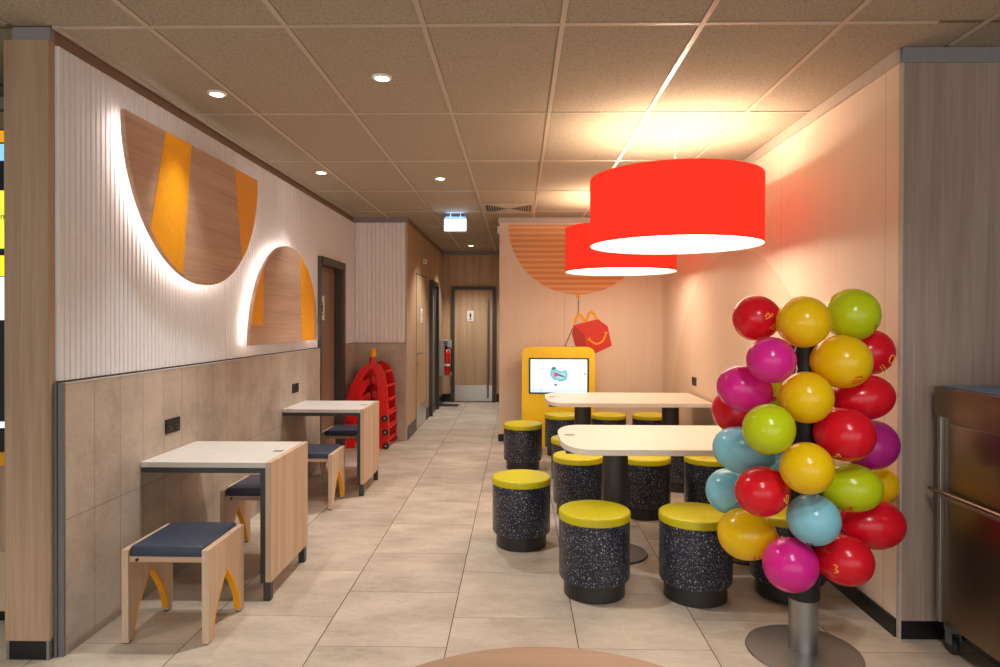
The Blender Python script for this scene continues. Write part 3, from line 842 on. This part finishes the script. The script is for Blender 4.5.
# ------------------------------------------------------------------ blush wall: balloon mural, box mural, kiosk
def W8(u, v): return (.734 + (u-578)*.01236, 1.82 - (v-294)*.01233)
mb = thing('balloon_mural', 'large orange dotted half balloon print on the blush wall above the kiosk', 'mural', (.735, YB, 1.78))
N = 64; arc = [(.735 + .862*math.cos(PI*k/N), 2.675 - .862*math.sin(PI*k/N)) for k in range(N+1)]
obj('balloon_print', prism(nb(), arc, 'Y', YB-.006, YB), 'halftone', mb)
obj('knot', prism(nb(), [(.70, 1.775), (.768, 1.775), (.745, 1.815), (.723, 1.815)], 'Y', YB-.007, YB), 'yellow_paint', mb, label='yellow knot below the balloon')
bm = nb(); sx = [W8(550+270/9.53, 290+y/9.53) for y in (60, 110, 160, 200)] + [W8(550+262/9.53, 290+245/9.53)]
band(bm, sx, .010, 'Y', YB-.005, YB)
sx = [W8(550+a/9.53, 290+b/9.53) for a, b in ((215, 365), (195, 420), (170, 475), (148, 530), (140, 600))]
band(bm, sx, .010, 'Y', YB-.005, YB); obj('string', bm, 'steel_dark', mb, label='dark string')
mx = thing('meal_box_mural', 'red smiling meal box print with yellow handles hanging from the balloon string', 'mural', (.88, YB, 1.08))
fr = [(573.6, 325.2), (597.7, 318.9), (607.7, 326.2), (611.7, 345.6), (596.2, 353), (588, 357), (586.2, 345), (584.6, 334)]
sd = [(573.6, 325.2), (584.6, 334), (586.2, 345), (588, 357), (577, 351), (572.2, 334)]
obj('box_front', prism(nb(), [W8(*p) for p in fr], 'Y', YB-.006, YB), plain('box_print_red', '#d8351f', .5, var=.02), mx)
obj('box_side', prism(nb(), [W8(*p) for p in sd], 'Y', YB-.006, YB), plain('box_print_side', '#b52a1c', .5, var=.02), mx)
def Z5(a, b): return W8(550+a/9.53, 290+b/9.53)
bm = nb(); band(bm, [tuple(p) for p in bez([Z5(*p) for p in ((238, 315), (250, 270), (268, 240), (295, 240), (315, 270), (335, 295), (352, 285), (365, 235), (390, 212), (420, 228), (445, 280))], 5)], .032, 'Y', YB-.008, YB)
obj('handle', bm, 'yellow_paint', mx, label='yellow arched handles')
bm = nb(); band(bm, [tuple(p) for p in bez([Z5(*p) for p in ((372, 462), (398, 492), (445, 512), (495, 492), (522, 450), (534, 405))], 5)], .024, 'Y', YB-.0085, YB)
band(bm, [Z5(360, 478), Z5(385, 452)], .018, 'Y', YB-.0085, YB); band(bm, [Z5(520, 402), Z5(548, 408)], .018, 'Y', YB-.0085, YB)
obj('smile', bm, 'yellow_paint', mx, label='yellow smile')

kx0, kx1, kz, ky = .043, .905, 1.18, 7.75
kk = thing('game_kiosk', 'yellow game kiosk with a lit screen showing a map, against the blush wall', 'kiosk', (.474, ky, 0))
r = .09; pts = [(kx0+.06, 0), (kx1-.06, 0), (kx1, .06)]
for k in range(9): a = PI/2*k/8; pts.append((kx1-r+r*math.cos(a), kz-r+r*math.sin(a)))
for k in range(9): a = PI/2+PI/2*k/8; pts.append((kx0+r+r*math.cos(a), kz-r+r*math.sin(a)))
pts.append((kx0, .06))
bm = prism(nb(), pts, 'Y', ky, ky+.12)
obj('body', bm, 'kiosk_yellow', kk)
sc = obj('screen', box(nb(), .127, .834, ky-.012, ky, .628, 1.05, .004), plain('screen_bezel', '#12263f', .25), kk, label='dark framed lit screen')
MAT['scr'] = emit('screen_white', '#d0e7ff', .72)
obj('display', box(nb(), .145, .812, ky-.0135, ky-.0118, .645, 1.033), 'scr', sc)
for nm, c in (('scr_teal', '#68b4c0'), ('scr_mint', '#94c8ce'), ('scr_pink', '#c23f92'), ('scr_slate', '#3f6684'), ('scr_violet', '#6864b8'), ('scr_sky', '#b8dcff')): MAT[nm] = emit(nm, c, .6)
def S5(a, b): return (.127 + (a-100)/667*.707, 1.05 - (b-145)/397*.422)    # crop pixels on the screen
def blob(pts, mat, d): 
    obj('map_shape', prism(nb(), [tuple(p) for p in bez([S5(*p) for p in pts] + [S5(*pts[0])], 4)][:-1], 'Y', ky-.0135-d, ky-.0132), mat, sc)
blob([(330, 330), (345, 270), (385, 250), (425, 280), (470, 290), (505, 275), (530, 320), (520, 380), (470, 405), (425, 395), (370, 385)], 'scr_teal', .0005)
blob([(360, 320), (390, 290), (440, 310), (500, 310), (500, 360), (450, 380), (390, 365)], 'scr_mint', .0008)
blob([(370, 305), (410, 305), (425, 335), (385, 355)], 'scr_pink', .0011)
blob([(410, 312), (490, 345), (485, 358), (405, 332)], 'scr_slate', .0014)
blob([(345, 255), (385, 240), (395, 265), (360, 275)], 'scr_slate', .0011)
blob([(380, 430), (410, 430), (412, 452), (382, 452)], 'scr_violet', .0005)
blob([(240, 255), (262, 258), (250, 272)], 'scr_slate', .0005)
blob([(715, 312), (732, 312), (732, 330), (715, 330)], 'scr_violet', .0005)
blob([(430, 390), (450, 388), (445, 412)], 'scr_violet', .0012)
obj('status_bar', box(nb(), S5(120, 0)[0], S5(745, 0)[0], ky-.0139, ky-.0132, S5(0, 522)[1], S5(0, 490)[1]), 'scr_sky', sc)
bm = nb(); 
for a in (150, 230): box(bm, S5(a, 0)[0]-.003, S5(a, 0)[0]+.003, ky-.0143, ky-.0138, S5(0, 515)[1], S5(0, 485)[1])
obj('icon', bm, 'scr_slate', sc)

# right wall: big half disc print that starts at the floor
N = 72; arc = [(5.60 + 2.07*math.cos(PI*k/N), .086 + 2.0*math.sin(PI*k/N)) for k in range(N+1)]
arch_m = tag(obj('half_disc_mural', prism(nb(), arc, 'X', XR-.003, XR), 'mural_dome'), 'pale half disc print rising from the skirting of the blush right wall', 'mural')

# ------------------------------------------------------------------ balloon stand and balloons
BX, BY = 1.284, 2.965
st = thing('balloon_stand', 'round metal stand with a black wrapped pole carrying the balloons', 'stand', (BX, BY, 0))
obj('base_disc', lathe(nb(), [(0, 0), (.240, 0), (.246, .004), (.242, .010), (.08, .016), (0, .016)], (BX, BY, 0), 72), 'alu', st, 40)
obj('pole', cyl(nb(), .0625, .014, .26, (BX, BY), 40), 'alu', st, 40)
obj('black_wrap', lathe(nb(), [(0, .245), (.064, .245), (.064, 1.40), (0, 1.40)], (BX, BY, 0), 40), 'black', st, 40, label='black wrap around the pole')
BAL = [
 ('red', 1.083, 3.000, 1.500, .1099, .1053, 0, 'red balloon at the upper left of the column, with yellow line print'),
 ('yellow', 1.209, 2.802, 1.483, .1091, .1155, 0, 'yellow balloon at the top middle of the column'),
 ('lime', 1.499, 2.980, 1.516, .1183, .1206, 0, 'lime balloon at the top right of the column'),
 ('magenta', 1.060, 2.762, 1.323, .1075, .0991, .1, 'magenta balloon right under the upper left red one'),
 ('yellow', 1.385, 2.843, 1.313, .1215, .1128, 0, 'yellow balloon below the lime top one, left of a dark red one'),
 ('red', 1.642, 3.100, 1.343, .1136, .1089, 0, 'red balloon tucked behind the yellow one at the right edge, with yellow ring print'),
 ('magenta', 1.007, 2.930, 1.184, .1275, .1029, .32, 'big tilted magenta balloon at the left edge of the column'),
 ('yellow', 1.214, 2.786, 1.166, .1127, .1106, 0, 'yellow balloon in the middle of the column, second down its middle line'),
 ('red', 1.537, 2.950, 1.147, .1374, .1036, .12, 'wide red balloon at the right edge, upper of the two large ones there'),
 ('red', 1.057, 3.172, 1.054, .1211, .1114, 0, 'red balloon peeking out behind the magenta and pale blue ones at the left'),
 ('lime', 1.028, 2.700, 1.046, .1103, .0989, -.1, 'lime balloon at the left of the column above the pale blue one'),
 ('red', 1.390, 2.820, 1.005, .1249, .1076, 0, 'red balloon right of the middle, in front of a purple one'),
 ('purple', 1.606, 3.020, .922, .1291, .1153, .2, 'purple balloon at the right edge behind a red one'),
 ('blue', 1.033, 3.026, .890, .1386, .1086, .30, 'pale blue balloon at the left, upper and larger of the two'),
 ('lime', 1.277, 3.150, 1.168, .1154, .1154, 0, 'lime balloon glimpsed between the magenta and the middle yellow ones'),
 ('yellow', 1.181, 2.701, .886, .1107, .1052, 0, 'yellow balloon low in the middle line, above the blue one'),
 ('red', 1.054, 2.837, .755, .1234, .1083, -.05, 'red balloon at the lower left with a yellow ring print'),
 ('blue', 1.016, 3.173, .668, .1114, .1090, 0, 'pale blue balloon at the left, lower and partly hidden one'),
 ('yellow', 1.053, 3.029, .507, .1341, .1202, .05, 'yellow balloon at the lowest left of the column'),
 ('blue', 1.248, 2.791, .650, .1119, .1074, 0, 'bright blue balloon at the bottom of the middle line'),
 ('lime', 1.457, 2.900, .757, .1328, .1063, 0, 'lime balloon at the lower right above the wide red one'),
 ('yellow', 1.714, 3.150, .707, .0962, .0914, 0, 'small yellow balloon half hidden at the right edge'),
 ('red', 1.596, 2.980, .573, .1479, .1137, 0, 'widest red balloon at the lower right edge'),
 ('red', 1.410, 2.860, .454, .1201, .1092, 0, 'red balloon at the bottom right of the column'),
 ('magenta', 1.176, 2.839, .440, .1170, .1170, 0, 'magenta balloon at the very bottom of the column'),
 ('blue', 1.267, 3.120, .835, .1096, .1096, 0, 'pale blue balloon mostly hidden inside the column'),
]
PRINTS = {   # strokes in units of the balloon's radius, as seen from the front (x right, z up)
 0: ('pr_yellow', [[(.25, -.45), (.72, -.05)], [(.35, -.52), (.76, -.18)], [(.55, -.62), (.62, -.45), (.70, -.55)], [(.0, .05), (.15, .22), (.22, .05), (.35, .2)], [(.02, -.05), (.3, .08)]]),
 2: ('pr_red', [[(.50, -.35), (.55, -.55), (.60, -.68), (.70, -.66)], [(.46, -.42), (.58, -.40)]]),
 4: ('pr_red', [[(.0, -.62), (.42, -.55)], [(.05, -.70), (.40, -.63)], [(.1, -.5), (.25, -.42), (.35, -.48)]]),
 5: ('pr_yellow', [[(.4, -.25), (.5, -.1), (.68, -.15), (.7, -.35), (.55, -.45), (.42, -.38), (.4, -.25)], [(.1, -.5), (.42, -.72)], [(.05, -.6), (.35, -.8)]]),
 11: ('pr_yellow', [[(-.55, -.62), (-.48, -.72), (-.55, -.78)], [(-.5, -.6), (-.4, -.72)]]),
 13: ('pr_dark', [[(.0, -.78), (.12, -.7), (.2, -.82)], [(-.1, -.7), (.05, -.74)]]),
 16: ('pr_yellow', [[(.66, .05), (.75, -.05), (.74, -.28), (.66, -.3), (.62, -.12), (.66, .05)], [(.5, -.05), (.55, -.2)]]),
 17: ('pr_dark', [[(.0, -.1), (.1, -.05), (.1, -.3)], [(.2, -.05), (.22, -.3)], [(-.02, -.35), (.25, -.33)]]),
 18: ('pr_red', [[(.0, -.62), (.1, -.72), (.02, -.78)], [(.2, -.55), (.22, -.75)], [(.32, -.5), (.4, -.66)]]),
 19: ('pr_dark', [[(-.45, -.72), (-.3, -.82), (-.1, -.9)], [(-.35, -.68), (-.25, -.78)]]),
 20: ('pr_red', [[(-.4, -.7), (-.3, -.6), (-.25, -.75)], [(-.38, -.8), (-.2, -.72)]]),
 22: ('pr_yellow', [[(.0, -.88), (.12, -.92), (.2, -.86)]]),
 23: ('pr_yellow', [[(-.72, .05), (-.62, .0), (-.68, -.12), (-.58, -.2), (-.68, -.28)]]),
}
def balloon(i, spec):
    col, x, y, z, w, h, tilt, label = spec
    c = Vector((x, y, z)); out = Vector((x-BX, y-BY, 0)); out.normalize(); out.z = tilt; out.normalize()
    side = abs(out.x)
    w *= .965; h *= .975
    if side > .7:
        b = h; a = min(1.35*b, max(1.0*b, math.sqrt(max(0, w*w - b*b*(1-side*side)))/side))
    else:
        b = (w*.55+h*.45); a = 1.10*b
    m = axis_mtx(c, out)
    prof = []
    NN = 28
    for k in range(NN+1):
        th = PI*(1 - k/NN); zz = a*math.cos(th); r = b*math.sin(th)*(1+.05*math.cos(th))
        if k < 4:  # pointed towards the neck
            r = max(r, .010); zz = -a*(1.0 + .05*(1-k/4)**2)
        prof.append((r if 0 < k < NN else (.006 if k == 0 else 0), zz))
    prof = sorted(prof, key=lambda p: p[1]) if False else prof
    pr = [(0, -a*1.06), (.012, -a*1.055), (.016, -a*1.03)]
    for k in range(1, NN+1):
        th = PI*(1 - k/NN); zz = a*math.cos(th); r = b*math.sin(th)*(1+.05*math.cos(th))
        if zz < -a*.985: continue
        pr.append((max(r, 0.0) if k < NN else 0, zz))
    bm = lathe(nb(), pr, seg=40, mtx=m)
    o = obj('balloon', bm, 'b_'+col, None, 80)
    # move the origin to the balloon's centre
    o.data.transform(Matrix.Translation(-c)); o.location = c
    tag(o, label, 'balloon', 'balloons on the stand')
    bm = nb(); lathe(bm, [(0, -.016), (.010, -.016), (.013, -.012), (.007, -.004), (.006, .006), (0, .006)], seg=14, mtx=axis_mtx(c - out*a*1.06, out))
    obj('knot', bm, 'b_'+col, o, 60)
    if i in PRINTS:
        pm, strokes = PRINTS[i]; bm = nb(); inv = m.inverted()
        for stx in strokes:
            P = []
            for px, pz in [tuple(p) for p in bez(stx, 3)] if len(stx) > 2 else lerp(stx[0], stx[1], 5):
                v = Vector((px*1.0, 0, pz)); d2 = px*px+pz*pz; v.y = -math.sqrt(max(.02, 1-d2)); v.normalize()
                l = inv.to_3x3() @ v
                # radius of the shape in direction l (bisect on the profile)
                ct = l.z; s_ = math.sqrt(max(0, 1-ct*ct)); t = 1/math.sqrt((ct/a)**2 + (s_/b)**2)
                zz = t*ct; rb = b*math.sqrt(max(0, 1-(zz/a)**2))*(1+.05*zz/a)
                loc = Vector((l.x/max(s_, 1e-6)*rb, l.y/max(s_, 1e-6)*rb, zz))
                P.append(m @ loc)
            tube(bm, P, .0026, 6)
        obj('print', bm, pm, o, label='small printed lines')
    return o
BO = [balloon(i, s) for i, s in enumerate(BAL)]
bm = nb(); tube(bm, bez([(1.206, 2.895, 1.44), (1.212, 2.885, 1.38), (1.200, 2.882, 1.33), (1.216, 2.884, 1.28), (1.206, 2.884, 1.24), (1.214, 2.886, 1.20)], 6), .003, 6)
tag(obj('ribbon', bm, 'wire'), 'pale curled ribbon against the black pole between the yellow balloons', 'ribbon')

# ------------------------------------------------------------------ stainless trolley at the right edge
tx, ty0, ty1 = 1.90, 1.75, 3.03
tr = thing('steel_trolley', 'stainless steel service trolley with a rail handle beside the wooden wall', 'trolley', (2.25, 2.4, 0))
obj('body', box(nb(), tx+.02, 2.62, ty0, ty1-.02, .13, 1.06), 'stainless', tr)
bm = nb(); box(bm, tx, 2.65, ty0-.02, ty1, 1.06, 1.19, .004); obj('top_rim', bm, 'stainless', tr)
obj('top_reflection', box(nb(), tx+.015, 2.63, ty0, ty1-.02, 1.19, 1.196, .002), plain('blue_top_reflection', '#5d87ab', .3), tr, label='blue reflection painted on the top')  # thin layer whose blue paints in the reflection on the steel top
obj('side_panel', box(nb(), tx+.008, tx+.02, ty0+.03, ty1-.10, .14, 1.035, .003), 'stainless', tr)
for y in (ty1-.045, ty0+.01): obj('corner_post', box(nb(), tx+.002, tx+.022, y, y+.025, .13, 1.06, .003), 'alu', tr)
bm = nb(); tube(bm, [(tx-.022, ty1-.005, .728), (tx-.022, ty0, .728)], .009, 12)
for y in (ty1-.03, ty0+.3): tube(bm, [(tx-.022, y, .728), (tx+.015, y, .728)], .006, 8)
obj('rail_handle', bm, 'stainless', tr, 40)
bm = nb(); box(bm, tx-.004, tx+.01, ty0, ty1-.03, .695, .708, .002); obj('ledge', bm, 'alu', tr)
for y in (ty1-.065, ty0+.08):
    for x in (tx+.05, 2.55):
        bm = nb(); box(bm, x-.022, x+.022, y-.03, y+.03, .10, .13); box(bm, x-.024, x-.018, y-.02, y+.02, .045, .10); box(bm, x+.018, x+.024, y-.02, y+.02, .045, .10)
        cs = obj('caster', bm, 'edge_grey', tr)
        bm = nb(); lathe(bm, [(0, -.013), (.034, -.013), (.038, -.009), (.038, .009), (.034, .013), (0, .013)], seg=24, mtx=axis_mtx((x, y, .038), (1, 0, 0))); obj('wheel', bm, 'plinth', cs, 40)

# ------------------------------------------------------------------ round table in the foreground
rt = thing('round_table', 'round wooden table top in the foreground by the camera', 'table', (.055, 1.02, 0))
bm = lathe(nb(), [(0, .72), (.455, .72), (.46, .724), (.462, .735), (.46, .747), (.455, .75), (0, .75)], (.055, 1.02, 0), 120)
obj('tabletop', bm, wood('round_top_wood', '#a68468', '#b08e72', '#ba987c', 'X'), rt, 40)
obj('column', cyl(nb(), .045, .012, .72, (.055, 1.02), 32), 'column', rt, 40)
obj('base_disc', lathe(nb(), [(0, 0), (.25, 0), (.255, .006), (.24, .012), (0, .014)], (.055, 1.02, 0), 56), 'column', rt, 40)
obj('charging_pad', lathe(nb(), [(0, .7498), (.032, .7498), (.032, .7512), (0, .7512)], (-.143, 1.352, 0), 32), 'grey', rt, 40)
obj('pad_mark', prism(nb(), [(-.151, 1.345), (-.137, 1.345), (-.143, 1.378)], 'Z', .7512, .7518), 'black', rt)

# ------------------------------------------------------------------ order kiosk glimpsed at the left edge
ok = thing('order_kiosk', 'tall order kiosk with bright lime and blue screens beyond the wooden pillar', 'kiosk', (-2.85, 3.2, 0))
kx, kX, kyf = -3.25, -2.44, 3.15
obj('base', box(nb(), kx, kX, kyf, kyf+.4, .06, .35), 'oak', ok)
obj('kick_plate', box(nb(), kx, kX, kyf+.03, kyf+.38, 0, .06), 'skirt', ok)
obj('lower_panel', box(nb(), kx, kX, kyf+.01, kyf+.4, .35, .775), 'oak_v', ok)
obj('ledge', box(nb(), kx, kX, kyf-.01, kyf+.4, .775, .84), 'yellow_paint', ok, label='yellow ledge')
obj('casing', box(nb(), kx, kX, kyf+.02, kyf+.4, .84, 2.42), plain('dark_casing', '#16242e', .3), ok)
for nm, c, s in (('k_lime', '#cfe83a', 1.0), ('k_pale', '#cfe6f7', .9), ('k_yel', '#f2dd22', .9), ('k_blue', '#7fc0e8', .8), ('k_or', '#e79a10', .6)): MAT[nm] = emit(nm, c, s)
for nm, m, z0, z1 in (('upper_banner', 'k_or', 2.355, 2.41), ('upper_screen', 'k_blue', 2.265, 2.345), ('lime_screen', 'k_lime', 1.835, 2.117), ('yellow_screen', 'k_yel', 1.70, 1.80), ('pale_screen', 'k_pale', 1.484, 1.695), ('light_strip', 'k_pale', .955, .985)):
    obj(nm, box(nb(), kx+.03, kX-.005, kyf+.012, kyf+.021, z0, z1), m, ok)
obj('card_tray', box(nb(), kx+.1, kX-.005, kyf+.0, kyf+.021, .86, .94), 'black', ok)
text_mesh('screen_text', 'in', .045, (-2.545, kyf+.0115, 1.978), (PI/2, 0, 0), 'black', ok)
bm = nb(); box(bm, -6, WX0, 3.70, 3.75, 2.69, HT-.004); struct('trim_6', bm, 'trim')

# ------------------------------------------------------------------ light
W = bpy.data.worlds.new('daylight'); S.world = W; W.use_nodes = True
bg = W.node_tree.nodes['Background']; bg.inputs[0].default_value = (.95, .97, 1.0, 1); bg.inputs[1].default_value = 1.5
def spot(x, y, z, e, size=105, col=(1, .985, .955), blend=.7, rad=.035):
    l = bpy.data.lights.new('downlight_beam', 'SPOT'); l.energy = e; l.spot_size = math.radians(size); l.spot_blend = blend; l.color = col; l.shadow_soft_size = rad
    o = bpy.data.objects.new('downlight_beam', l); C.objects.link(o); o.location = (x, y, z)
def point(x, y, z, e, col, rad=.03):
    l = bpy.data.lights.new('lamp_bulb_light', 'POINT'); l.energy = e; l.color = col; l.shadow_soft_size = rad
    o = bpy.data.objects.new('lamp_bulb_light', l); C.objects.link(o); o.location = (x, y, z)
E0 = 92
l = bpy.data.lights.new('balloon_fill_spot', 'SPOT'); l.energy = 60; l.spot_size = math.radians(50); l.spot_blend = 1; l.shadow_soft_size = .12  # unseen fill light added to brighten the balloons
o = bpy.data.objects.new('balloon_fill_spot', l); C.objects.link(o); o.location = (.9, .5, HT-.1)
o.rotation_euler = (Vector((1.28, 2.9, .95)) - o.location).to_track_quat('-Z', 'Y').to_euler()
for x, y, e in ((-.719, 3.436, E0), (-1.70, 3.665, E0*.42), (-1.70, 5.62, E0*.42), (-.705, 5.866, E0), (-.806, 11.10, E0*1.1), (-.75, 9.0, E0*1.0),
                (-.719, 1.0, E0*.8), (.9, 1.2, E0*.6), (-1.70, 1.6, E0*.5), (-.719, -1.4, E0*.8), (1.2, -1.4, E0*.8), (3.2, 1.0, E0*.4), (-3.3, 1.2, E0*.7)):
    spot(x, y, HT-.02, e, *((72, (1, .99, .97), 1.0) if abs(x+1.7) < .01 else (105,)))
for y in (4.41, 6.75):
    point(1.045, y, PZ+.445-.07, 10.5, (1, .91, .78), .045)

V = S.view_settings
V.view_transform = 'Standard'; V.look = 'None'; V.gamma = 1; V.use_curve_mapping = False; V.exposure = 0.42
S.display_settings.display_device = 'sRGB'
S.cycles.use_denoising = True
S.cycles.max_bounces = 8; S.cycles.diffuse_bounces = 5; S.cycles.glossy_bounces = 4
S.cycles.caustics_reflective = False; S.cycles.caustics_refractive = False
S.cycles.sample_clamp_indirect = 6
